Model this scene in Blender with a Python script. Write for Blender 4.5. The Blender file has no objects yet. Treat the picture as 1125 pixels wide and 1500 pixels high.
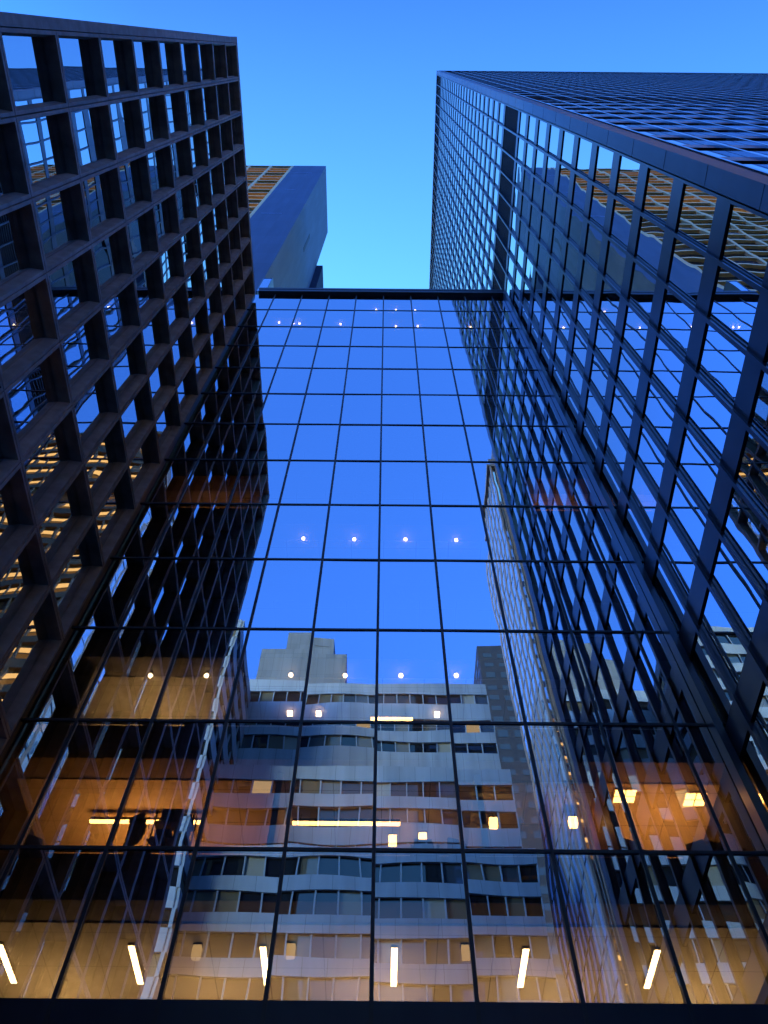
import bpy, math, random
from mathutils import Matrix, Vector
random.seed(7)
R = math.radians
scene = bpy.context.scene
col = scene.collection

# ------------------------------------------------------------------ camera numbers (z = 0 is eye height, ground at -1.6)
FPX, PITCH, ROLL = 1181.76, 1.0542, .0082
GROUND = -1.6
def project(x, y, z):
    cp, sp = math.cos(PITCH), math.sin(PITCH)
    d = cp*y + sp*z
    if d < .1: return None
    a = FPX*x/d; b = -FPX*(-sp*y + cp*z)/d
    return 562.5 + a, 750 + b
def area_px(pts):
    q = [project(*p) for p in pts]
    if any(p is None for p in q): return 0
    c = [sum(p[i] for p in q)/len(q) for i in (0, 1)]
    if not (-60 < c[0] < 1185 and -60 < c[1] < 1560): return 0
    return abs(sum(q[i][0]*q[i-1][1] - q[i-1][0]*q[i][1] for i in range(len(q))))/2

# ------------------------------------------------------------------ materials
def new_mat(name):
    m = bpy.data.materials.new(name); m.use_nodes = True
    nt = m.node_tree; nt.nodes.clear()
    return m, nt, nt.nodes.new('ShaderNodeOutputMaterial')
def rough_mat(name, c0, c1, scale=3.0, rough=.6, metal=0.0, bump=.0, detail=6, stretch=(1, 1, 1), streak=0.0, spec=.5):
    m, nt, out = new_mat(name)
    N = nt.nodes.new; L = nt.links.new
    tc = N('ShaderNodeTexCoord'); mp = N('ShaderNodeMapping'); mp.inputs['Scale'].default_value = stretch
    L(tc.outputs['Object'], mp.inputs['Vector'])
    nz = N('ShaderNodeTexNoise'); nz.inputs['Scale'].default_value = scale; nz.inputs['Detail'].default_value = detail
    L(mp.outputs['Vector'], nz.inputs['Vector'])
    rp = N('ShaderNodeValToRGB'); rp.color_ramp.elements[0].position = .3; rp.color_ramp.elements[1].position = .7
    rp.color_ramp.elements[0].color = (*c0, 1); rp.color_ramp.elements[1].color = (*c1, 1)
    L(nz.outputs['Fac'], rp.inputs['Fac'])
    bs = N('ShaderNodeBsdfPrincipled'); bs.inputs['Roughness'].default_value = rough; bs.inputs['Metallic'].default_value = metal
    bs.inputs['Specular IOR Level'].default_value = spec
    colr = rp.outputs['Color']
    if streak:                                            # weather runs down the face
        m2 = N('ShaderNodeMapping'); m2.inputs['Scale'].default_value = (1.6, 1.6, .06)
        L(tc.outputs['Object'], m2.inputs['Vector'])
        n2 = N('ShaderNodeTexNoise'); n2.inputs['Scale'].default_value = 1.0; n2.inputs['Detail'].default_value = 4
        L(m2.outputs['Vector'], n2.inputs['Vector'])
        mr = N('ShaderNodeMapRange'); mr.inputs['From Min'].default_value = .3; mr.inputs['From Max'].default_value = .75
        mr.inputs['To Min'].default_value = 1 - streak; mr.inputs['To Max'].default_value = 1 + streak
        L(n2.outputs['Fac'], mr.inputs['Value'])
        mx = N('ShaderNodeMix'); mx.data_type = 'RGBA'; mx.blend_type = 'MULTIPLY'; mx.inputs[0].default_value = 1
        L(colr, mx.inputs[6]); L(mr.outputs['Result'], mx.inputs[7]); colr = mx.outputs[2]
    L(colr, bs.inputs['Base Color'])
    if bump:
        bp = N('ShaderNodeBump'); bp.inputs['Strength'].default_value = bump; bp.inputs['Distance'].default_value = .02
        n3 = N('ShaderNodeTexNoise'); n3.inputs['Scale'].default_value = scale*8; n3.inputs['Detail'].default_value = 4
        L(mp.outputs['Vector'], n3.inputs['Vector']); L(n3.outputs['Fac'], bp.inputs['Height']); L(bp.outputs['Normal'], bs.inputs['Normal'])
    L(bs.outputs['BSDF'], out.inputs['Surface'])
    return m
def glass_mat(name, base, top, tint=(.9, .95, 1), through=(.5, .45, .38), rough=0.0, opaque=None, blinds=False):
    """coated glass: a mirror layer that grows with the angle over what lies behind the pane"""
    m, nt, out = new_mat(name)
    N = nt.nodes.new; L = nt.links.new
    fr = N('ShaderNodeLayerWeight'); fr.inputs['Blend'].default_value = .5
    pw = N('ShaderNodeMath'); pw.operation = 'POWER'; pw.inputs[1].default_value = 4; L(fr.outputs['Facing'], pw.inputs[0])
    mr = N('ShaderNodeMapRange'); mr.inputs['To Min'].default_value = base; mr.inputs['To Max'].default_value = top
    L(pw.outputs['Value'], mr.inputs['Value'])
    gl = N('ShaderNodeBsdfGlossy'); gl.inputs['Roughness'].default_value = rough; gl.inputs['Color'].default_value = (*tint, 1)
    if opaque:
        bk = N('ShaderNodeBsdfDiffuse'); bk.inputs['Color'].default_value = (*opaque, 1); bo = bk.outputs['BSDF']
        if blinds:                                        # some rooms have their blinds down
            g2 = N('ShaderNodeNewGeometry'); r2 = N('ShaderNodeValToRGB'); r2.color_ramp.interpolation = 'CONSTANT'
            r2.color_ramp.elements[0].color = (*opaque, 1); r2.color_ramp.elements[1].color = (.10, .085, .065, 1); r2.color_ramp.elements[1].position = .6
            e = r2.color_ramp.elements.new(.8); e.color = (.035, .045, .06, 1)
            e = r2.color_ramp.elements.new(.92); e.color = (.22, .21, .19, 1)
            L(g2.outputs['Random Per Island'], r2.inputs['Fac']); L(r2.outputs['Color'], bk.inputs['Color'])
    else:
        bk = N('ShaderNodeBsdfTransparent'); bk.inputs['Color'].default_value = (*through, 1); bo = bk.outputs['BSDF']
    ge = N('ShaderNodeNewGeometry'); m4 = N('ShaderNodeMapRange'); m4.inputs['To Min'].default_value = .90; m4.inputs['To Max'].default_value = 1.0
    L(ge.outputs['Random Per Island'], m4.inputs['Value'])          # no two panes come from quite the same batch
    vm = N('ShaderNodeMix'); vm.data_type = 'RGBA'; vm.blend_type = 'MULTIPLY'; vm.inputs[0].default_value = 1; vm.inputs[6].default_value = (*tint, 1)
    L(m4.outputs['Result'], vm.inputs[7]); L(vm.outputs[2], gl.inputs['Color'])
    mx = N('ShaderNodeMixShader')
    L(mr.outputs['Result'], mx.inputs['Fac']); L(bo, mx.inputs[1]); L(gl.outputs['BSDF'], mx.inputs[2])
    L(mx.outputs['Shader'], out.inputs['Surface'])
    return m
def emit_mat(name, colr, s):
    m, nt, out = new_mat(name)
    e = nt.nodes.new('ShaderNodeEmission'); e.inputs['Color'].default_value = (*colr, 1); e.inputs['Strength'].default_value = s
    nt.links.new(e.outputs['Emission'], out.inputs['Surface'])
    return m
def tile_mat(name, c, joint, sx, sy, rough=.7):
    """ceiling boards with thin joints, in object x and y"""
    m, nt, out = new_mat(name)
    N = nt.nodes.new; L = nt.links.new
    tc = N('ShaderNodeTexCoord'); br = N('ShaderNodeTexBrick'); br.offset = 0
    br.inputs['Scale'].default_value = 1; br.inputs['Brick Width'].default_value = sx; br.inputs['Row Height'].default_value = sy
    br.inputs['Mortar Size'].default_value = .012; br.inputs['Mortar Smooth'].default_value = .2
    br.inputs['Color1'].default_value = (*c, 1); br.inputs['Color2'].default_value = (*[v*.93 for v in c], 1); br.inputs['Mortar'].default_value = (*joint, 1)
    L(tc.outputs['Object'], br.inputs['Vector'])
    bs = N('ShaderNodeBsdfPrincipled'); bs.inputs['Roughness'].default_value = rough
    L(br.outputs['Color'], bs.inputs['Base Color']); L(bs.outputs['BSDF'], out.inputs['Surface'])
    return m

def panel_mat(name, c, joint, sx, sz, rough=.7):
    m, nt, out = new_mat(name)
    N = nt.nodes.new; L = nt.links.new
    tc = N('ShaderNodeTexCoord'); sp = N('ShaderNodeSeparateXYZ'); L(tc.outputs['Object'], sp.inputs['Vector'])
    ad = N('ShaderNodeMath'); L(sp.outputs['X'], ad.inputs[0]); L(sp.outputs['Y'], ad.inputs[1])
    cb = N('ShaderNodeCombineXYZ'); L(ad.outputs['Value'], cb.inputs['X']); L(sp.outputs['Z'], cb.inputs['Y'])
    br = N('ShaderNodeTexBrick'); br.offset = 0; br.inputs['Scale'].default_value = 1
    br.inputs['Brick Width'].default_value = sx; br.inputs['Row Height'].default_value = sz
    br.inputs['Mortar Size'].default_value = .022; br.inputs['Mortar Smooth'].default_value = .3
    br.inputs['Color1'].default_value = (*c, 1); br.inputs['Color2'].default_value = (*[v*.84 for v in c], 1); br.inputs['Mortar'].default_value = (*joint, 1)
    L(cb.outputs['Vector'], br.inputs['Vector'])
    mp = N('ShaderNodeMapping'); mp.inputs['Scale'].default_value = (.9, .9, .07); L(tc.outputs['Object'], mp.inputs['Vector'])
    nz = N('ShaderNodeTexNoise'); nz.inputs['Scale'].default_value = 1; nz.inputs['Detail'].default_value = 5; L(mp.outputs['Vector'], nz.inputs['Vector'])
    mr = N('ShaderNodeMapRange'); mr.inputs['From Min'].default_value = .3; mr.inputs['From Max'].default_value = .7; mr.inputs['To Min'].default_value = .78; mr.inputs['To Max'].default_value = 1.08
    L(nz.outputs['Fac'], mr.inputs['Value'])
    mx = N('ShaderNodeMix'); mx.data_type = 'RGBA'; mx.blend_type = 'MULTIPLY'; mx.inputs[0].default_value = 1
    L(br.outputs['Color'], mx.inputs[6]); L(mr.outputs['Result'], mx.inputs[7])
    bs = N('ShaderNodeBsdfPrincipled'); bs.inputs['Roughness'].default_value = rough
    L(mx.outputs[2], bs.inputs['Base Color']); L(bs.outputs['BSDF'], out.inputs['Surface'])
    return m

M = dict(
    precast=rough_mat('precast_concrete', (.24, .225, .20), (.36, .34, .31), 2.5, .85, bump=.35, streak=.25),
    black_metal=rough_mat('black_metal', (.012, .012, .014), (.02, .02, .024), 2, .5),
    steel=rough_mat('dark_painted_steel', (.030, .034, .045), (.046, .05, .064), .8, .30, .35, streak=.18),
    steel_sheen=rough_mat('steel_with_sky_sheen', (.26, .28, .32), (.34, .36, .40), .8, .08, .85, streak=.15),  # front mullions' bright sky reflection put into a paler, glossier steel
    navy_panel=rough_mat('navy_metal_panel', (.02, .024, .04), (.028, .033, .052), .6, .35, .3, streak=.15),
    column=rough_mat('dark_steel_cladding', (.05, .054, .068), (.07, .074, .09), .7, .45, .3, streak=.2),
    louvre=rough_mat('black_louvre', (.006, .006, .007), (.01, .01, .011), 2, .7),
    blank=panel_mat('grey_stone_cladding', (.062, .070, .092), (.036, .040, .054), 3.9, 6.1),
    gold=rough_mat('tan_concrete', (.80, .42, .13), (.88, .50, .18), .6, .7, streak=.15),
    white=panel_mat('pale_stone_panels', (.215, .255, .345), (.08, .095, .13), 1.72, 40),
    grey_panel=panel_mat('grey_metal_panels', (.13, .14, .18), (.055, .06, .075), 1.35, 3.2),
    fin=rough_mat('pink_granite', (.20, .13, .105), (.27, .18, .15), .8, .75, streak=.12),
    brown=rough_mat('brown_stone', (.09, .06, .045), (.14, .09, .06), .8, .7),
    navy=rough_mat('dark_brick', (.018, .020, .030), (.03, .032, .045), 1.5, .85, spec=.1),
    interior=rough_mat('dim_interior', (.05, .05, .055), (.08, .078, .08), 1, .9),
    slab=rough_mat('slab_edge', (.010, .010, .012), (.016, .016, .018), 1, .8),
    paint=rough_mat('warm_white_paint', (.50, .47, .42), (.58, .55, .50), 1, .8),
    carpet=rough_mat('carpet', (.20, .18, .16), (.28, .25, .22), 6, .95),
    soffit=rough_mat('pocket_soffit', (.20, .18, .16), (.24, .22, .20), 2, .9),
    ceiling=tile_mat('ceiling_boards', (.62, .58, .50), (.26, .23, .19), 1.22, 1.22),
    wood=rough_mat('warm_timber', (.34, .18, .07), (.48, .27, .11), 3, .5, stretch=(6, 6, .5)),
    chair=rough_mat('dark_upholstery', (.02, .022, .028), (.035, .037, .045), 8, .8),
    asphalt=rough_mat('asphalt', (.04, .04, .042), (.06, .06, .062), 6, .9, bump=.4),
    paving=rough_mat('granite_paving', (.16, .16, .165), (.24, .235, .23), 3, .8),
    glass=glass_mat('curtain_glass', .66, 1.0, (.88, .90, .97), (.62, .50, .36)),
    glass_l=glass_mat('tower_glass', .62, 1.0, (.92, .97, 1.0), (.45, .40, .32)),
    glass_r=glass_mat('tower_mirror_glass', .92, 1.0, (1.0, 1.0, .95), opaque=(.006, .007, .01)),
    glass_dark=glass_mat('office_window_glass', .05, .6, (.85, .95, 1), opaque=(.008, .009, .012), blinds=True),
    glass_pale=glass_mat('pale_window_glass', .72, .95, (1, 1, 1), opaque=(.55, .68, .88)),
    glass_far=glass_mat('far_window_glass', .06, .8, (.9, .95, 1), opaque=(.02, .02, .025)),
    lamp=emit_mat('lamp_tube', (1.0, .74, .38), 3),
    lamp_or=emit_mat('lamp_amber', (1.0, .55, .17), 2.2),
    shade=emit_mat('lamp_shade_glow', (1.0, .72, .36), .16),
    bulb=emit_mat('lamp_bulb', (1.0, .80, .58), 1.6),
    lit=emit_mat('lit_ceiling_strip', (1.0, .52, .16), .22),
    litdim=emit_mat('lit_room', (1.0, .45, .13), .03),
    beam_fill=emit_mat('beam_fill_glow', (1.0, .70, .38), .022),  # weak glow added between the tan beams to warm them
    litwin=emit_mat('glowing_pane', (1.0, .66, .33), .05),
)

# ------------------------------------------------------------------ mesh helpers
class MB:
    def __init__(s): s.v = []; s.f = []; s.smooth = False
    def quad(s, a, b, c, d):
        n = len(s.v); s.v += [a, b, c, d]; s.f.append((n, n+1, n+2, n+3)); return s
    def box(s, x0, x1, y0, y1, z0, z1):
        n = len(s.v)
        x0, x1 = min(x0, x1), max(x0, x1); y0, y1 = min(y0, y1), max(y0, y1); z0, z1 = min(z0, z1), max(z0, z1)
        s.v += [(x0,y0,z0),(x1,y0,z0),(x1,y1,z0),(x0,y1,z0),(x0,y0,z1),(x1,y0,z1),(x1,y1,z1),(x0,y1,z1)]
        s.f += [tuple(n+i for i in q) for q in ((0,3,2,1),(4,5,6,7),(0,1,5,4),(1,2,6,5),(2,3,7,6),(3,0,4,7))]
        return s
    def cyl(s, x, y, z0, z1, r, n=12, r2=None):
        k = len(s.v); r2 = r if r2 is None else r2
        for i in range(n):
            a = 2*math.pi*i/n
            s.v.append((x + r*math.cos(a), y + r*math.sin(a), z0)); s.v.append((x + r2*math.cos(a), y + r2*math.sin(a), z1))
        for i in range(n):
            j = (i+1) % n
            s.f.append((k+2*i, k+2*j, k+2*j+1, k+2*i+1))
        s.f.append(tuple(k+2*i for i in reversed(range(n)))); s.f.append(tuple(k+2*i+1 for i in range(n)))
        return s
    def ball(s, x, y, z, r, nu=14, nv=8):
        k = len(s.v)
        for j in range(nv+1):
            t = math.pi*j/nv
            for i in range(nu):
                a = 2*math.pi*i/nu
                s.v.append((x + r*math.sin(t)*math.cos(a), y + r*math.sin(t)*math.sin(a), z + r*math.cos(t)))
        for j in range(nv):
            for i in range(nu):
                i2 = (i+1) % nu
                s.f.append((k+j*nu+i, k+(j+1)*nu+i, k+(j+1)*nu+i2, k+j*nu+i2))
        s.smooth = True
        return s
    def pane(s, P, u0, u1, z0, z1, n0, amp, rnd, nu=6, nz=7, wave=0.0, tilt=.0):
        """a sheet of glass with the slight bow, lean and roller waves real panes have; P maps (along, out, z) to the world"""
        k = len(s.v); bow = rnd.uniform(-1, 1)*amp; tu = rnd.uniform(-1, 1)*tilt; tz = rnd.uniform(-1, 1)*tilt
        ph = rnd.uniform(0, 6.28); ph2 = rnd.uniform(0, 6.28); w = u1-u0; h = z1-z0
        for j in range(nz+1):
            for i in range(nu+1):
                a = i/nu; b = j/nz
                d = bow*16*a*(1-a)*b*(1-b) + tu*(a-.5)*w + tz*(b-.5)*h + wave*(math.sin(b*h*3.6 + ph + a*1.3) + .4*math.sin(b*h*7 + ph2 - a*2))
                s.v.append(P(u0 + a*w, n0 + d, z0 + b*h))
        for j in range(nz):
            for i in range(nu):
                q = k + j*(nu+1) + i
                s.f.append((q, q+1, q+nu+2, q+nu+1))
        s.smooth = True
        return s
    def fbox(s, P, u0, u1, n0, n1, z0, z1):
        n = len(s.v)
        s.v += [P(u0,n0,z0),P(u1,n0,z0),P(u1,n1,z0),P(u0,n1,z0),P(u0,n0,z1),P(u1,n0,z1),P(u1,n1,z1),P(u0,n1,z1)]
        s.f += [tuple(n+i for i in q) for q in ((0,3,2,1),(4,5,6,7),(0,1,5,4),(1,2,6,5),(2,3,7,6),(3,0,4,7))]
        return s
    def build(s, name, mat, parent=None, kind=None, origin=None):
        me = bpy.data.meshes.new(name)
        off = Vector(origin) if origin is not None else (world_loc(parent) if parent else Vector((0, 0, 0)))
        me.from_pydata([tuple(Vector(p) - off) for p in s.v], [], s.f); me.validate()
        me.materials.append(M[mat] if isinstance(mat, str) else mat)
        if s.smooth:
            me.polygons.foreach_set('use_smooth', [True]*len(me.polygons))
        o = bpy.data.objects.new(name, me); col.objects.link(o)
        if parent is not None: o.parent = parent
        elif origin is not None: o.location = off
        if kind: o['kind'] = kind
        return o
def world_loc(o):
    v = Vector((0, 0, 0))
    while o is not None: v += o.location; o = o.parent
    return v
def tag(o, label=None, cat=None, group=None, kind=None):
    for k, v in (('label', label), ('category', cat), ('group', group), ('kind', kind)):
        if v: o[k] = v
    return o
def thing(name, label, cat, loc, group=None):
    o = bpy.data.objects.new(name, None); col.objects.link(o); o.location = loc; o.empty_display_size = .5
    return tag(o, label, cat, group)
def copy_thing(o, loc, label=None, rz=None):
    c = o.copy(); col.objects.link(c); c.location = loc
    if rz is not None: c.rotation_euler.z = rz
    if label: c['label'] = label
    def kids(src, dst):
        for ch in list(src.children):
            d = ch.copy(); col.objects.link(d); d.parent = dst; kids(ch, d)
    kids(o, c)
    return c

# ------------------------------------------------------------------ the ground
MB().box(-400, 400, -400, 400, GROUND-.5, GROUND-.12).build('street', 'asphalt', kind='structure')
MB().box(-9.5, 8.9, -8, 15.4, GROUND-.2, GROUND).build('plaza', 'paving', kind='structure')
MB().box(-17.2, 13.8, -34.0, -29.0, GROUND-.2, GROUND).build('pavement', 'paving', kind='structure')

# ================================================================== glass building between the towers
gb = thing('glass_building', 'tall mirror-glass office block with thin black mullions between the two dark towers', 'building', (0, 15, GROUND))
YG, XL, XR = 15.0, -9.3, 8.62
W, X0, H = 1.9256, -.1586, 3.837
ZR = [7.733 + H*i for i in range(-2, 14)]           # rows of transoms, ZR[2] is the lowest the photograph shows
xm = [x for x in (X0 + W*k for k in range(-6, 7)) if XL + .3 < x < XR - .2]
xs = [XL] + xm + [XR]
Pg = lambda u, n, z: (u, YG - n, z)
cells = []
for j in range(len(ZR)-1):
    for i in range(len(xs)-1):
        a, b, c, d = xs[i] + .01, xs[i+1] - .01, ZR[j] + .01, ZR[j+1] - .01
        cells.append((area_px([(a, YG, c), (b, YG, c), (b, YG, d), (a, YG, d)]), a, b, c, d))
cells.sort(reverse=True)
rnd = random.Random(3)
rest = MB()
for n, (ar, a, b, c, d) in enumerate(cells):
    mb = MB() if n < 100 else rest
    mb.pane(Pg, a, b, c, d, 0, .0032, rnd, 9, 16, wave=.00026, tilt=.0032)
    if n < 100: mb.build('glass_panel', 'glass', gb)
rest.build('glass_panel', 'glass', gb, kind='stuff')
for x in xm:
    MB().box(x-.04, x+.04, YG-.035, YG+.10, ZR[0], ZR[-1]).build('mullion', 'black_metal', gb)
for z in ZR[1:-1]:
    MB().box(XL, XR, YG-.03, YG+.092, z-.04, z+.04).build('transom', 'black_metal', gb)
MB().box(-9.06, 8.5, 14.72, 23.0, ZR[-1]-.02, ZR[-1]+.75).box(-9.1, 8.5, 14.69, 14.72, ZR[-1]+.45, ZR[-1]+.80).build('coping', 'black_metal', gb)
MB().box(8.36, 8.56, 14.62, 14.97, GROUND, ZR[-1]).build('edge_channel', 'steel', gb)
MB().box(-9.35, -8.62, 14.95, 15.0, 58.4, 62.2).build('roof_screen', 'glass', gb)
MB().box(-9.36, -9.30, 14.93, 19, 58.4, 62.26).box(-8.66, -8.60, 14.92, 19, 58.4, 62.26).box(-9.35, -8.61, 14.925, 14.99, 62.2, 62.28).build('roof_screen_post', 'steel', gb)
MB().box(XL-.14, XL-.02, 14.75, 15.3, GROUND, ZR[-1]).build('edge_fin', 'steel', gb)
MB().box(-9.5, 8.7, 22.2, 23.0, GROUND, ZR[-1]).build('rear_wall', 'interior', gb)
MB().box(-9.29, -9.18, 15.35, 22.2, GROUND, ZR[-1]).box(8.52, 8.62, 15.35, 22.2, GROUND, ZR[-1]).build('side_wall', 'interior', gb)
MB().box(XL+.01, XR-.3, 14.975, 15.35, ZR[1]+.9, 8.36).build('sill_panel', 'navy_panel', gb)
for i in range(1, len(ZR)):
    zc, zt = ZR[i] - 1.08, ZR[i]
    sl = MB().box(-9.17, 8.51, 15.18, 22.19, zc, zt).build('floor_slab', 'slab', gb)
    MB().box(-9.16, 8.50, 15.19, 15.9, zc-.02, zc-.004).build('pocket_soffit', 'soffit', sl)
    MB().box(-9.16, 8.50, 15.9, 22.18, zc-.06, zc-.004).build('ceiling', 'ceiling', sl)
    if i < len(ZR)-1:
        MB().box(-9.16, 8.50, 15.6, 22.18, zt+.002, zt+.02).build('carpet', 'carpet', sl)
def wall(x0, x1, y0, y1, z0, z1, mat='paint', name='partition'):
    MB().box(x0, x1, y0, y1, z0, z1).build(name, mat, gb)
F = lambda m: ZR[m+2] + .02                          # floor level of storey m
C = lambda m: ZR[m+3] - 1.14                         # ceiling underside of storey m
wall(-9.15, 8.5, 22.0, 22.19, F(0), C(0))
wall(-9.15, -2.6, 19.6, 19.75, F(1), C(1), 'wood'); wall(-2.6, -2.45, 15.6, 22, F(1), C(1))
wall(-2.44, 2.3, 20.2, 20.35, F(1), C(1)); wall(2.3, 2.45, 15.6, 22, F(1), C(1))
wall(5.35, 5.5, 15.5, 22, F(1), C(1), 'wood'); wall(5.51, 8.5, 18.4, 18.55, F(1), C(1))
wall(-9.15, -4.2, 19.0, 19.15, F(2), C(2)); wall(-4.2, -4.05, 15.4, 22, F(2), C(2)); wall(-8.4, -8.3, 15.5, 19, F(2), C(2))
wall(-9.15, -4.9, 18.5, 18.65, F(5), C(5), 'wood'); wall(-4.9, -4.75, 15.5, 22, F(5), C(5)); wall(5.6, 5.75, 15.5, 22, F(5), C(5)); wall(5.76, 8.5, 18.5, 18.65, F(5), C(5), 'wood')

def point(name, loc, power, colr, r=.15):            # unseen upward fill lights, added to brighten the room ceilings
    l = bpy.data.lights.new(name, 'AREA'); l.shape = 'DISK'; l.size = 1.2; l.energy = power*.11; l.color = colr; l.spread = R(130)
    o = bpy.data.objects.new(name, l); o.location = loc; o.rotation_euler = (math.pi, 0, 0); col.objects.link(o)
AMB = (1.0, .44, .11); WARM = (1.0, .70, .34)
for x in (-7.2, -3.6, 0, 3.6, 7.2): point('hidden_room_fill', (x, 18.4, F(0)+.5), 56, WARM)
point('hidden_room_fill', (-6.5, 17.6, F(1)+.4), 75, AMB); point('hidden_room_fill', (-3.9, 17.6, F(1)+.4), 16, AMB)
point('hidden_room_fill', (.2, 18.3, F(1)+.4), 4, AMB); point('hidden_room_fill', (7.2, 16.9, F(1)+.4), 80, AMB)
point('hidden_room_fill', (-6.6, 17.2, F(2)+.4), 40, WARM)
point('hidden_room_fill', (-7, 17.0, F(5)+.4), 9, AMB); point('hidden_room_fill', (7, 17.0, F(5)+.4), 12, AMB)

# ---- lamps in its rooms
ng = 'linear ceiling lamps of the lowest lit floor'
ordn = ['first', 'second', 'third', 'fourth', 'fifth', 'sixth', 'seventh']
bar = thing('ceiling_light', 'short upright glowing tube on the lowest lit floor, first from the left tower', 'ceiling light', (.3 - 2.81*3, 17.3, C(0)), ng)
MB().box(-.075, .075, -.72, .72, -.05, 0).build('housing', 'paint', bar, origin=(0, 0, 0))
MB().box(-.065, .065, -.70, .70, -.062, -.052).build('diffuser', 'lamp', bar, origin=(0, 0, 0))
for k in range(1, 7):
    copy_thing(bar, (.3 + 2.81*(k-3), 17.3, C(0)), 'short upright glowing tube on the lowest lit floor, %s from the left tower' % ordn[k])
def lamp(name, label, cat, loc, build, group):
    t = thing(name, label, cat, loc, group); build(t); return t
def linear(L):
    def b(t):
        MB().box(-L/2, L/2, -.07, .07, .03, .10).build('housing', 'black_metal', t, origin=(0, 0, 0))
        MB().box(-L/2, L/2, -.06, .06, .0, .028).build('diffuser', 'lamp_or', t, origin=(0, 0, 0))
        w = MB()
        for x in (-L/2+.2, L/2-.2): w.box(x-.006, x+.006, -.006, .006, .1, .30)
        w.build('hanger', 'black_metal', t, origin=(0, 0, 0))
    return b
g = 'long amber lamps of the orange floor'
lamp('linear_pendant', 'long amber lamp in the orange lit room beside the left tower', 'pendant light', (-6.0, 17.1, C(1)-.30), linear(2.9), g)
lamp('linear_pendant', 'long amber lamp over the middle of the orange lit floor', 'pendant light', (-.9, 17.1, C(1)-.30), linear(2.75), g)
def troffer(t):
    MB().box(-.30, .30, -.26, .26, -.04, 0).build('frame', 'paint', t, origin=(0, 0, 0))
    d = MB()
    for i in (-1, 1):
        for j in (-1, 1): d.box(i*.14-.12, i*.14+.12, j*.12-.10, j*.12+.10, -.052, -.042)
    d.build('diffuser', 'lamp_or', t, origin=(0, 0, 0))
g = 'square ceiling lamps of the orange room by the right tower'
lamp('square_ceiling_light', 'square lamp in the orange room by the right tower, next to its partition', 'ceiling light', (6.15, 16.3, C(1)), troffer, g)
lamp('square_ceiling_light', 'square lamp in the orange room by the right tower, over the dark chairs', 'ceiling light', (7.95, 16.4, C(1)), troffer, g)
def lantern(t):
    MB().box(-.10, .10, -.10, .10, 0, .20).build('shade', 'lamp_or', t, origin=(0, 0, 0))
    MB().box(-.12, .12, -.12, .12, .2, .24).build('cap', 'black_metal', t, origin=(0, 0, 0))
    MB().box(-.006, .006, -.006, .006, .24, .5).build('hanger', 'black_metal', t, origin=(0, 0, 0))
g = 'small lantern pendants on the orange floor'
for x, y, s in ((2.83, 16.9, 'glowing lantern right of the long amber lamp on the orange floor'), (4.84, 16.85, 'glowing lantern between the striped reflection and the right orange room'),
                (.29, 17.6, 'small lantern under the right half of the long amber lamp'), (1.06, 17.5, 'small lantern just past the end of the long amber lamp')):
    lamp('lantern', s, 'pendant light', (x, y, C(1)-.5), lantern, g)
def bulb(t):
    MB().ball(0, 0, 0, .07).build('globe', 'bulb', t, origin=(0, 0, 0))
    MB().cyl(0, 0, .07, .16, .04).build('socket', 'black_metal', t, origin=(0, 0, 0))
def row(level, pts, words, grp, cat='globe light'):
    first = None
    for i, (x, y) in enumerate(pts):
        lab = words % ordn[i]
        if first is None: first = lamp('globe_light', lab, cat, (x, y, C(level)-.12), bulb, grp)
        else: copy_thing(first, (x, y, C(level)-.12), lab)
row(2, [(-6.74, 15.74), (-5.11, 15.72), (-2.66, 15.67), (-1.09, 15.68), (.53, 15.66), (2.13, 15.64)],
    'globe lamp in the row above the orange floor, %s from the left tower', 'globe lamps above the orange floor')
row(4, [(-3.0, 15.74), (-1.1, 15.75), (.81, 15.74), (2.7, 15.75)], 'lone globe lamp in the reflected blue sky mid-height, %s from the left tower', 'globe lamps at mid-height')
row(11, [(-7.04, 15.5), (-6.1, 15.55), (-5.69, 15.55), (-2.98, 15.57), (.69, 15.68), (2.14, 15.67), (5.63, 15.69)],
    'tiny globe lamp on the second glass row under the roof, %s from the left tower', 'globe lamps near the roof')
row(12, [(-.67, 15.66), (.72, 15.65), (2.07, 15.68)], 'tiny globe lamp on the topmost glass row, %s of three', 'globe lamps under the roof')
def cube_lamp(t):
    MB().box(-.08, .08, -.08, .08, 0, .10).build('shade', 'bulb', t, origin=(0, 0, 0))
    MB().box(-.09, .09, -.09, .09, .1, .13).build('cap', 'black_metal', t, origin=(0, 0, 0))
for x, s in ((-2.77, 'first'), (-1.91, 'second'), (1.64, 'third')):
    lamp('spot_lamp', 'little square lamp level with the short bar lamp, %s from the left tower' % s, 'ceiling light', (x, 17.2, C(2)-.13), cube_lamp, 'little square lamps behind the globes')
def glow_box(t):
    MB().box(-.09, .09, -.07, .07, -.17, .10).build('shade', 'shade', t, origin=(0, 0, 0))
    MB().box(-.10, .10, -.08, .08, .10, .13).build('cap', 'black_metal', t, origin=(0, 0, 0))
for x, y, sx in ((-3.9, 16.62, 'first'), (-1.9, 16.55, 'second'), (1.81, 16.55, 'third')):
    lamp('box_lamp', 'dim tan lampshade among the upright glowing tubes, %s from the left' % sx, 'ceiling light', (x, y, C(0)-.14), glow_box, 'dim tan lampshades')
lamp('linear_pendant', 'short bar lamp among little square lamps above the orange floor', 'pendant light', (.28, 17.2, C(2)-.3), linear(1.25), None)

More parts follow.
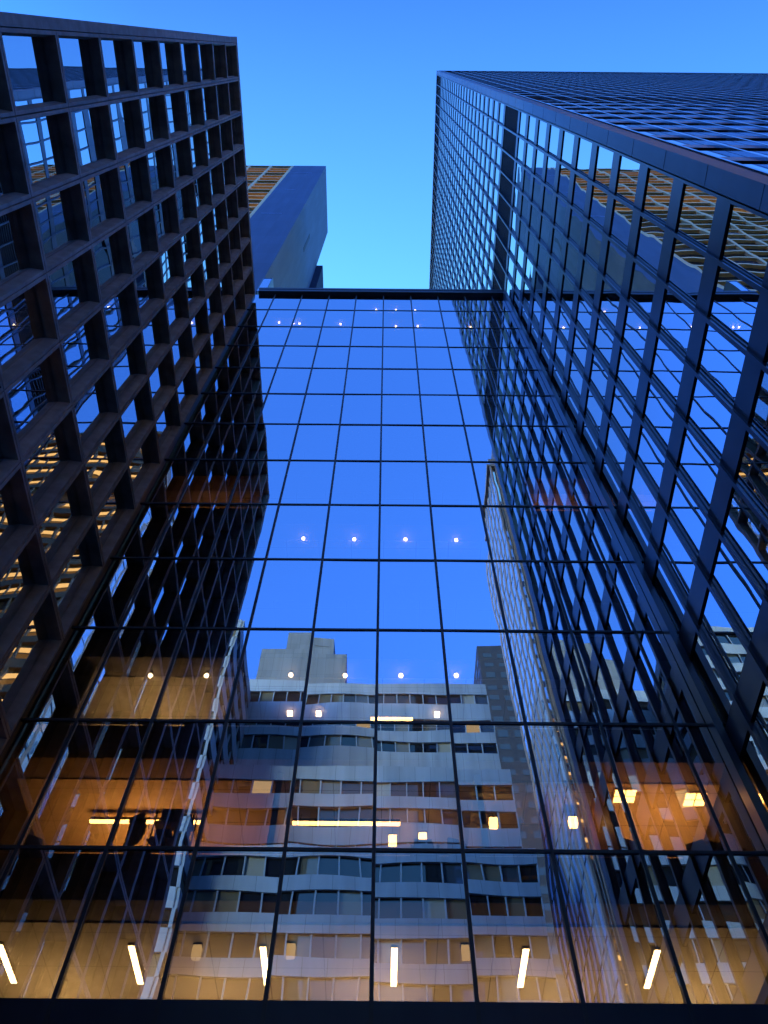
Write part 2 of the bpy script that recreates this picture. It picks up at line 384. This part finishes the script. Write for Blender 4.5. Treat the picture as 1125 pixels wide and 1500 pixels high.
# ---- furniture by the windows
def chair(t):
    MB().box(-.27, .27, -.27, .27, .42, .52).build('seat', 'chair', t, origin=(0, 0, 0))
    b = MB()
    for j in range(6):
        z = .55 + j*.13; w = .26 - .02*abs(j-2.5); y = .27 + .012*(j-2)**2
        b.box(-w, w, y, y+.08, z, z+.125)
    b.build('backrest', 'chair', t, origin=(0, 0, 0))
    MB().cyl(0, 0, .1, .42, .03).build('stem', 'black_metal', t, origin=(0, 0, 0))
    f = MB()
    for k in range(5):
        a = k*1.2566
        f.cyl(.25*math.cos(a), .25*math.sin(a), 0, .07, .03, 8)
        f.fbox(lambda u, n, z, a=a: (u*math.cos(a)-n*math.sin(a), u*math.sin(a)+n*math.cos(a), z), 0, .27, -.02, .02, .07, .1)
    f.build('foot', 'black_metal', t, origin=(0, 0, 0))
    for s in (-1, 1): MB().box(s*.30-.03, s*.30+.03, -.2, .2, .68, .72).box(s*.30-.015, s*.30+.015, -.02, .02, .47, .68).build('armrest', 'black_metal', t, origin=(0, 0, 0))
g = 'office chairs behind the lit glass'
c0 = None
for x, y, m, rz, s in ((-8.1, 16.0, 1, .5, 'dark office chair in the orange room beside the left tower, closest to that tower'),
                       (-5.5, 15.95, 1, 2.6, 'dark office chair under the long amber lamp beside the left tower'),
                       (-6.15, 15.9, 2, .3, 'dark chair in the tan room over the orange floor, closer to the left tower'),
                       (-5.0, 15.9, 2, -.2, 'dark chair in the tan room over the orange floor, away from the left tower'),
                       (6.1, 15.95, 1, .4, 'dark office chair in the right orange room, beside its partition'),
                       (7.3, 16.0, 1, -.5, 'dark office chair in the middle of the right orange room'),
                       (8.0, 15.95, 1, .1, 'dark office chair in the right orange room, against the right tower'),
                       (1.0, 15.95, 1, .0, 'dark office chair under the two lanterns'),
                       (1.9, 15.95, 1, .3, 'dark office chair right of the lanterns')):
    if c0 is None: c0 = thing('office_chair', s, 'office chair', (x, y, F(m)), g); c0.rotation_euler.z = rz; chair(c0)
    else: copy_thing(c0, (x, y, F(m)), s, rz)
sh = thing('display_rack', 'black rack of boards and boxes standing at the window beside the long amber lamp', 'rack', (-4.95, 16.1, F(1)))
for px in (-.45, .45):
    for py in (-.15, .15): MB().box(px-.015, px+.015, py-.015, py+.015, 0, 1.75).build('post', 'black_metal', sh, origin=(0, 0, 0))
for z in (.5, 1.0, 1.45): MB().box(-.46, .46, -.17, .17, z, z+.025).build('shelf', 'black_metal', sh, origin=(0, 0, 0))
for x, z, w, h in ((-.2, 1.03, .18, .25), (.22, 1.03, .16, .3), (-.1, 1.48, .24, .38), (.28, 1.48, .1, .22)):
    bx = tag(MB().box(-w, w, -.12, .12, 0, h).build('storage_box', 'chair', origin=(0, 0, 0)),
        {(-.2, 1.03): 'wide black box on the middle shelf of the window rack', (.22, 1.03): 'tall black box on the middle shelf of the window rack',
         (-.1, 1.48): 'large black box on the top shelf of the window rack', (.28, 1.48): 'small black box on the top shelf of the window rack'}[(x, z)], 'box', 'boxes on the window rack')
    bx.location = (-4.95 + x, 16.1, F(1) + z)

# ================================================================== left tower: egg-crate of precast units
XT = -9.13
lt = thing('concrete_grid_tower', 'dark office tower with deep egg-crate concrete window grid on the left', 'building', (-20, 7, GROUND))
Pl = lambda u, n, z: (XT + n, u, z)
DY, DZ, ZTOP, Y_1 = 1.896, 3.788, 56.10, -.493
def frame_mb(mb, y0, z1):
    """one precast unit: tapered ring round a deep opening"""
    y1, z0 = y0 + DY, z1 - DZ; g = .013
    o = [(y0+g, z0+g), (y1-g, z0+g), (y1-g, z1-g), (y0+g, z1-g)]
    i1 = [(y0+.11, z0+.12), (y1-.11, z0+.12), (y1-.11, z1-.12), (y0+.11, z1-.12)]
    i2 = [(y0+.17, z0+.24), (y1-.17, z0+.24), (y1-.17, z1-.16), (y0+.17, z1-.16)]
    lays = [(o, -.42), (o, -.012), ([(a + (.012 if k in (0, 3) else -.012), b + (.012 if k in (0, 1) else -.012)) for k, (a, b) in enumerate(o)], 0), (i1, 0), (i2, -.30), (i2, -.42)]
    n = len(mb.v)
    for pts, nn in lays: mb.v += [Pl(a, nn, b) for a, b in pts]
    for l in range(len(lays)-1):
        for k in range(4):
            a, b = n + 4*l + k, n + 4*l + (k+1) % 4
            mb.f.append((a, b, b+4, a+4))
    return i2
rest_f, rest_w = MB(), MB()
rnd = random.Random(11)
for k in range(15):
    for j in range(8):
        y0, z1 = Y_1 + DY*j, ZTOP - DZ*k
        f = MB() if k < 12 else rest_f; w = MB() if k < 12 else rest_w
        i2 = frame_mb(f, y0, z1)
        w.pane(Pl, i2[0][0]+.002, i2[1][0]-.002, i2[0][1]+.002, i2[2][1]-.002, -.33, .0035, rnd, 6, 10, wave=.0004, tilt=.003)
        if k < 12:
            fo = f.build('precast_frame', 'precast', lt); w.build('window', 'glass_l', fo)
rest_f.build('precast_frame', 'precast', lt, kind='stuff'); rest_w.build('window', 'glass_l', lt, kind='stuff')
MB().box(-9.58, XT-.005, -.80, Y_1-.012, GROUND, ZTOP+.02).build('corner_pier', 'precast', lt)
MB().box(-40, XT+.01, -.83, 14.72, ZTOP+.02, ZTOP+.42).build('parapet', 'precast', lt)
MB().box(-40, -9.58, -.79, -.5, GROUND, ZTOP).box(-40, -9.58, 14.69, 14.95, GROUND, ZTOP+.40).box(-40, -39.6, -.4, 14.68, GROUND, ZTOP).build('side_wall', 'precast', lt)
MB().box(-15.2, -15.0, -.49, 14.68, GROUND, ZTOP).build('inner_wall', 'interior', lt)
for k in range(16):
    z = ZTOP - DZ*k
    MB().box(-15.0, -9.57, -.49, 14.68, z-.32, z+.12).build('floor_slab', 'interior', lt)
tw = thing('globe_light', 'bright warm globe lamp inside a window of the concrete grid tower', 'globe light', (-10.4, 6.55, 20.9)); bulb(tw)
tw.scale = (1.6, 1.6, 1.6)
tb = thing('ceiling_light', 'short amber tube inside a window of the concrete grid tower, under the globe lamp', 'ceiling light', (-11.2, 7.6, 21.9))
MB().box(-.09, .09, -.8, .8, 0, .05).build('diffuser', 'lamp_or', tb, origin=(0, 0, 0)); MB().box(-.11, .11, -.82, .82, .052, .10).build('housing', 'black_metal', tb, origin=(0, 0, 0))
point('hidden_room_fill', (-12.5, 6.5, 19.3), 6, AMB)  # unseen upward fill added to warm this room

# ================================================================== right tower: dark steel and mirror glass
XT2, YC = 8.55, 2.5
rt = thing('steel_tower', 'tall dark steel tower with mirror windows and projecting mullions on the right', 'building', (40, 24, GROUND))
ZB0, FH, PH = 22.56, 3.71, 2.56
TOPZ = 160.2
P_side = lambda u, n, z: (XT2 - n, YC + u, z)
P_front = lambda u, n, z: (XT2 + u, YC - n, z)
rows = [k for k in range(-6, 38) if ZB0 + FH*k + PH < TOPZ]
is_louvre = lambda k: k in (10, 11) or k >= 34
rnd = random.Random(5)
cand = []
for P, start, nb in ((P_side, .62, 28), (P_front, .9, 40)):
    for b in range(nb):
        u0, u1 = start + 1.5*b + .05, start + 1.5*(b+1) - .05
        for k in rows:
            if is_louvre(k): continue
            z0, z1 = ZB0 + FH*k, ZB0 + FH*k + PH
            ar = area_px([P(u0, 0, z0), P(u1, 0, z0), P(u1, 0, z1), P(u0, 0, z1)]) if (P is P_side and b < 9) else 0
            cand.append((ar, P, u0, u1, z0, z1))
cand.sort(key=lambda t: -t[0])
rest = MB()
for n, (ar, P, u0, u1, z0, z1) in enumerate(cand):
    mb = MB() if n < 100 else rest
    big = ar > 250
    mb.pane(P, u0, u1, z0, z1, -.15, .0022 if big else .001, rnd, 6 if big else 2, 8 if big else 3, wave=.0003 if big else 0, tilt=.0015)
    if n < 100: mb.build('window', 'glass_r', rt)
rest.build('window', 'glass_r', rt, kind='stuff')
for P, start, nb in ((P_side, .62, 28), (P_front, .9, 40)):
    end = start + 1.5*nb
    for b in range(nb+1):
        u = start + 1.5*b
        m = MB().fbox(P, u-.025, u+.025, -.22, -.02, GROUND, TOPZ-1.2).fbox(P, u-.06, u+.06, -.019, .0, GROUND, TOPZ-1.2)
        m.build('mullion', 'steel' if P is P_side else 'steel_sheen', rt)  # front face takes the copy with sky sheen in its colour
    for k in rows[:-1]:
        if k == 10 or k >= 34: continue
        z0, z1 = ZB0 + FH*k + PH + .10, ZB0 + FH*(k+1) - .10
        if k == 9: z1 = ZB0 + FH*10 - .3
        MB().fbox(P, start-.02, end, -.21, -.10, z0, z1).build('spandrel', 'steel', rt)
    for za, zb in ((ZB0 + FH*10 - .2, ZB0 + FH*11 + PH + .05), (ZB0 + FH*33 + PH + .2, TOPZ-1.3)):
        lv = MB(); z = za
        while z < zb:
            lv.fbox(P, start, end, -.34, -.16, z, z+.06); z += .30
        lv.build('louvre', 'louvre', rt)

    MB().fbox(P, start-.3, end+.3, -.9, -.36, GROUND, TOPZ-1.0).build('backing_wall', 'louvre', rt)
MB().fbox(P_side, 0, .60, -.30, 0.0, GROUND, TOPZ).fbox(P_front, .30, .62, -.30, -.001, GROUND, TOPZ).fbox(P_front, .62, .88, -.30, -.12, GROUND, TOPZ).build('corner_column', 'column', rt)
jn = MB()
z = 1.0
while z < TOPZ: jn.fbox(P_side, .004, .596, -.02, .006, z-.012, z+.012); z += FH
jn.build('column_joint', 'louvre', rt)
MB().fbox(P_side, 0, 43.2, -.35, .02, TOPZ-1.15, TOPZ).fbox(P_front, .36, 61.5, -.35, .019, TOPZ-1.15, TOPZ).build('roof_band', 'column', rt)
MB().box(9.4, 70, 3.4, 45.6, TOPZ-1.1, TOPZ-.6).build('roof', 'louvre', rt)
MB().box(9.45, 70, 45.0, 45.6, GROUND, TOPZ-1.15).box(69.4, 70, 3.45, 44.9, GROUND, TOPZ-1.15).build('rear_wall', 'steel', rt)

# ================================================================== tower behind the roof of the glass building
bt = thing('blank_wall_tower', 'distant grey tower with blank stone wall and tan grid face behind the glass roof', 'building', (-30, 32, GROUND))
ZBT = 213.6
MB().box(-22.7, -14.9, 24, 39.6, GROUND, ZBT).build('stone_wall', 'blank', bt)
MB().box(-50, -22.72, 24.6, 39.6, GROUND, ZBT-.4).build('office_wall', 'interior', bt)
for i in range(6):
    x = -22.72 - 5.2*i
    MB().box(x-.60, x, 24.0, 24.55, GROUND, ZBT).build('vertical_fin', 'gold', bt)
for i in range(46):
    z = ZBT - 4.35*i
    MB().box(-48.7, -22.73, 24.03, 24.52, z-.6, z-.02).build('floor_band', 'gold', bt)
w = MB(); lw = MB()
for i in range(45):
    for j in range(5):
        x = -23.32 - 5.2*j; z = ZBT - 4.35*i
        (lw if i < 14 and (i*7+j*3) % 3 else w).box(x-4.58, x-.02, 24.50, 24.57, z-4.3, z-.65)
w.build('window', 'glass_dark', bt, kind='stuff'); lw.build('glowing_pane', 'beam_fill', bt, kind='stuff')  # glowing panes of the upper rows are added to light the tan beams
cr = MB()
for z, x0, x1 in ((ZBT-14, -22.0, -17.2), (ZBT-40, -20.6, -18.4), (ZBT-68, -21.5, -18.0)): cr.box(x0, x1, 23.96, 23.998, z, z+.35)
cr.build('stone_ledge', 'white', bt)
MB().box(-14.898, -14.86, 30.5, 31.3, 150, 163).build('slot_window', 'louvre', bt)
MB().box(-17.5, -13.6, 39.7, 44.5, GROUND, 177).build('rear_block', 'navy', bt)

# ================================================================== buildings across the street, seen mirrored in the glass
wb = thing('terraced_office_block', 'pale office block of banded floors stepping back, mirrored in the glass', 'building', (0, -40, GROUND))
def bands(P, x0, x1, zs, ztop, zbot, depth, win_parts, parent, bay=1.75, lit=()):
    """ribbon windows zs = [(bottom, top)...] with stone bands between them"""
    zs = sorted(zs); edges = [zbot] + [v for w in zs for v in w] + [ztop]
    for i in range(0, len(edges), 2):
        if edges[i+1] - edges[i] > .02: MB().fbox(P, x0, x1, -depth, 0, edges[i], edges[i+1]).build('stone_band', 'white', parent)
    for a, b in zs:
        n = max(1, round((x1-x0)/bay)); s = (x1-x0)/n
        fr = MB()
        for i in range(n+1): fr.fbox(P, x0 + s*i - .06, x0 + s*i + .06, -.34, -.06, a+.001, b-.001)
        fr.build('window_post', 'white', parent)
        for i in range(n):
            win_parts.append((P, x0 + s*i + .06, x0 + s*(i+1) - .06, a, b))
wins = []
Pw = lambda yf: (lambda u, n, z: (u, yf + n, z))
fl = lambda lo, hi, st, h: [(lo + st*i, lo + st*i + h) for i in range(int((hi-lo)/st)+1)]
bands(Pw(-41), -17.2, 13.7, [(76, 77.9), (71.3, 73.1), (67.9, 69.7), (62.4, 64.2)], 80.1, 56, .8, wins, wb)
bands(Pw(-35), -17.0, 13.4, [(56.2, 58.0), (52.65, 54.7), (48.9, 50.6)], 59.9, 44, .8, wins, wb)
bands(Pw(-31), -17.0, 13.7, [(44.0, 45.9), (40.6, 42.6), (37.1, 39.1), (33.6, 35.6), (30.1, 32.1), (26.6, 28.6), (23.1, 25.1), (19.6, 21.6), (16.1, 18.1), (12.6, 14.6), (9.1, 11.1), (4, 7.5)], 47.3, GROUND, .8, wins, wb)
MB().box(-17.0, 13.5, -60, -41.8, GROUND, 79.6).box(-16.9, 13.3, -41.79, -35.8, GROUND, 59.3).box(-16.9, 13.5, -35.79, -31.8, GROUND, 46.8).build('block_body', 'interior', wb)
MB().box(13.3, 13.68, -60, -41.81, GROUND, 80.05).box(13.05, 13.38, -41.8, -35.81, GROUND, 59.85).box(13.3, 13.68, -35.8, -31.81, GROUND, 47.25).build('end_wall', 'white', wb)
MB().box(-17.6, -5.5, -56, -46, 79.6, 92.3).build('penthouse', 'grey_panel', wb)
MB().box(-14.2, -7.8, -55, -46.6, 92.3, 97.2).box(-10.9, -8.6, -46.6, -46.54, 94.8, 95.3).build('plant_room', 'grey_panel', wb)
# its projecting wing
zs = [(GROUND + 4 + 3.55*i, GROUND + 4 + 3.55*i + 1.75) for i in range(21)]
bands(Pw(-28.2), -36, -16.9, zs, 77, GROUND, .8, wins, wb)
Pf = lambda u, n, z: (-16.62 + n, u, z)
bands(Pf, -45, -28.25, zs, 76.9, GROUND, .26, wins, wb, bay=2.4)
MB().box(-36, -17.4, -45, -29.05, GROUND, 76.5).build('wing_body', 'interior', wb)
order = sorted(wins, key=lambda t: -t[3] if t[0](0, 0, 0)[1] != 0 else 0)
rnd = random.Random(21)
rest, restlit = MB(), MB(); n = 0
order = sorted(wins, key=lambda t: abs(t[3] - 52))
for (P, u0, u1, a, b) in order:
    lit = rnd.random() < .02
    if n < 92:
        MB().pane(P, u0, u1, a, b, -.25, .003, rnd, 2, 2, tilt=.004).build('glowing_pane' if lit else 'window', 'litwin' if lit else 'glass_dark', wb)
    else: (restlit if lit else rest).pane(P, u0, u1, a, b, -.25, .003, rnd, 2, 2, tilt=.004)
    n += 1
rest.build('window', 'glass_dark', wb, kind='stuff'); restlit.build('glowing_pane', 'litwin', wb, kind='stuff')

ps = thing('pinstripe_tower', 'slim tower of close vertical stone fins over pale glass, mirrored beside the steel tower', 'building', (20, -34, GROUND))
ZP = 116
MB().box(16.9, 23, -41, -27.6, GROUND, ZP-.3).build('core_wall', 'interior', ps)
for i in range(8):
    y = -27.3 - 1.92*i
    MB().box(16.76, 17.0, y-.27, y+.27, GROUND, ZP).build('stone_fin', 'fin', ps)
for i in range(5):
    x = 17.55 + 1.15*i
    MB().box(x, x+.26, -27.58, -27.02, GROUND, ZP).build('stone_fin', 'fin', ps)
for i in range(7):
    y = -27.3 - 1.92*i
    MB().pane(lambda u, n, z: (16.84 - n, u, z), y-1.65, y-.27, GROUND, ZP-.4, 0, .0, rnd, 1, 1).build('glass_strip', 'glass_pale', ps)
MB().pane(lambda u, n, z: (u, -27.56 + n, z), 16.95, 23, GROUND, ZP-.4, 0, 0, rnd, 1, 1).build('glass_strip', 'glass_pale', ps)
fb = MB()
for i in range(33): fb.box(16.815, 16.855, -41, -27.3, 2 + 3.55*i, 2.22 + 3.55*i)
fb.build('floor_band', 'navy', ps)
MB().box(16.35, 23.05, -41.05, -26.98, ZP, ZP+.9).build('roof_band', 'fin', ps)

dt = thing('dark_brick_tower', 'far dark tower with small window rows, mirrored between pale block and pinstripe tower', 'building', (44, -131, GROUND))
MB().box(28.3, 60, -143, -120, GROUND, 186).build('brick_wall', 'navy', dt)
for i in range(40):
    z = 182 - 4.4*i; wm = MB()
    for j in range(7):
        x = 29.6 + 4.2*j
        wm.box(x, x+2.6, -120.0, -119.93, z-1.9, z)
    for j in range(5):
        y = -122 - 4.2*j
        wm.box(28.22, 28.3, y-2.6, y, z-1.9, z)
    wm.build('window_row', 'glass_far', dt)

lo = thing('lit_office_tower', 'brown office tower with glowing ceiling strips, mirrored in the left tower windows', 'building', (40, -36, GROUND))
ZL = 125
MB().box(18.0, 62, -40.5, -26.60, GROUND, ZL-.5).build('core_wall', 'brown', lo)
for i in range(30):
    z = ZL - 2.2 - 3.9*i
    if i < 25 and i % 7 != 5: MB().box(18.2, 46, -26.60, -26.50, z-.30, z+.45).build('glowing_pane', 'lit', lo)
    MB().box(18.2, 46 if i < 25 else 62, -26.58, -26.51, z-2.6, z-.62).build('office_window', 'litdim' if i < 25 else 'glass_dark', lo)
for i in range(31):
    z = ZL - 3.9*i
    MB().box(18.0, 62, -26.60, -26.15, z-1.1, z).build('floor_band', 'brown', lo)
for i in range(22):
    x = 18.0 + 2.03*i
    MB().box(x, x+.3, -26.49, -26.16, GROUND, ZL-1.2).build('pier', 'brown', lo)

# ------------------------------------------------------------------ sky and the low sun
SUN_EL, SUN_AZ = R(5.0), R(-40)                     # azimuth from +Y towards +X
wd = bpy.data.worlds.new('World'); scene.world = wd; wd.use_nodes = True
nt = wd.node_tree; nt.nodes.clear(); N = nt.nodes.new; L = nt.links.new
out = N('ShaderNodeOutputWorld'); bg = N('ShaderNodeBackground'); sky = N('ShaderNodeTexSky')
sky.sky_type = 'NISHITA'; sky.sun_disc = False; sky.sun_elevation = SUN_EL; sky.sun_rotation = SUN_AZ
sky.altitude = 100; sky.air_density = 1.0; sky.dust_density = .6; sky.ozone_density = 3.0
hs = N('ShaderNodeHueSaturation'); hs.inputs['Saturation'].default_value = 1.1
L(sky.outputs['Color'], hs.inputs['Color'])
tc = N('ShaderNodeTexCoord'); sp = N('ShaderNodeSeparateXYZ'); L(tc.outputs['Generated'], sp.inputs['Vector'])
mr = N('ShaderNodeMapRange'); mr.inputs['From Min'].default_value = -.05; mr.inputs['From Max'].default_value = .32
L(sp.outputs['Y'], mr.inputs['Value'])
rp = N('ShaderNodeValToRGB'); rp.color_ramp.elements[0].color = (.42, .51, .93, 1); rp.color_ramp.elements[1].color = (1.12, 1.28, 1.25, 1)
rp.color_ramp.elements[1].position = 1.0
L(mr.outputs['Result'], rp.inputs['Fac'])
mx = N('ShaderNodeMix'); mx.data_type = 'RGBA'; mx.blend_type = 'MULTIPLY'; mx.inputs[0].default_value = 1
L(hs.outputs['Color'], mx.inputs[6]); L(rp.outputs['Color'], mx.inputs[7]); 
rz = N('ShaderNodeValToRGB'); rz.color_ramp.elements[0].color = (.20, .40, 1.0, 1); rz.color_ramp.elements[1].color = (1, 1, 1, 1); rz.color_ramp.elements[1].position = .8
L(sp.outputs['Z'], rz.inputs['Fac'])
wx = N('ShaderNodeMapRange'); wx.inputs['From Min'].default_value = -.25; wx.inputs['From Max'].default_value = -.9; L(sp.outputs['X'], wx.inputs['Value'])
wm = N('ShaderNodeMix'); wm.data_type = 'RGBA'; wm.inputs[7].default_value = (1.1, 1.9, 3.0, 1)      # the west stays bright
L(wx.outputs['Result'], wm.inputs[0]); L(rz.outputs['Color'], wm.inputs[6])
m2 = N('ShaderNodeMix'); m2.data_type = 'RGBA'; m2.blend_type = 'MULTIPLY'; m2.inputs[0].default_value = 1
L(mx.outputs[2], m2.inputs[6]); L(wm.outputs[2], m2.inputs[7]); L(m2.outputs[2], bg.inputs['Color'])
bg.inputs['Strength'].default_value = .15
L(bg.outputs['Background'], out.inputs['Surface'])
sl = bpy.data.lights.new('low_sun', 'SUN'); sl.energy = .04; sl.angle = R(.5); sl.color = (1, .62, .36)
so = bpy.data.objects.new('low_sun', sl); col.objects.link(so)
dirv = Vector((math.sin(SUN_AZ)*math.cos(SUN_EL), math.cos(SUN_AZ)*math.cos(SUN_EL), math.sin(SUN_EL)))
so.rotation_euler = dirv.to_track_quat('Z', 'Y').to_euler()
so.location = (-20, 60, 230)

# ------------------------------------------------------------------ camera and render
cam = bpy.data.cameras.new('camera'); co = bpy.data.objects.new('camera', cam); col.objects.link(co)
cam.sensor_fit = 'VERTICAL'; cam.sensor_height = 24; cam.sensor_width = 18; cam.lens = FPX/1500*24
cam.clip_start = .1; cam.clip_end = 3000
co.matrix_world = Matrix.Rotation(math.pi/2 + PITCH, 4, 'X') @ Matrix.Rotation(ROLL, 4, 'Z')
scene.camera = co
scene.view_settings.view_transform = 'Standard'; scene.view_settings.look = 'None'
scene.view_settings.gamma = 1; scene.view_settings.exposure = 3.6
cy = scene.cycles
cy.max_bounces = 14; cy.glossy_bounces = 10; cy.diffuse_bounces = 3; cy.transparent_max_bounces = 12; cy.transmission_bounces = 4
cy.sample_clamp_indirect = 6; cy.use_denoising = True; cy.caustics_reflective = False; cy.caustics_refractive = False
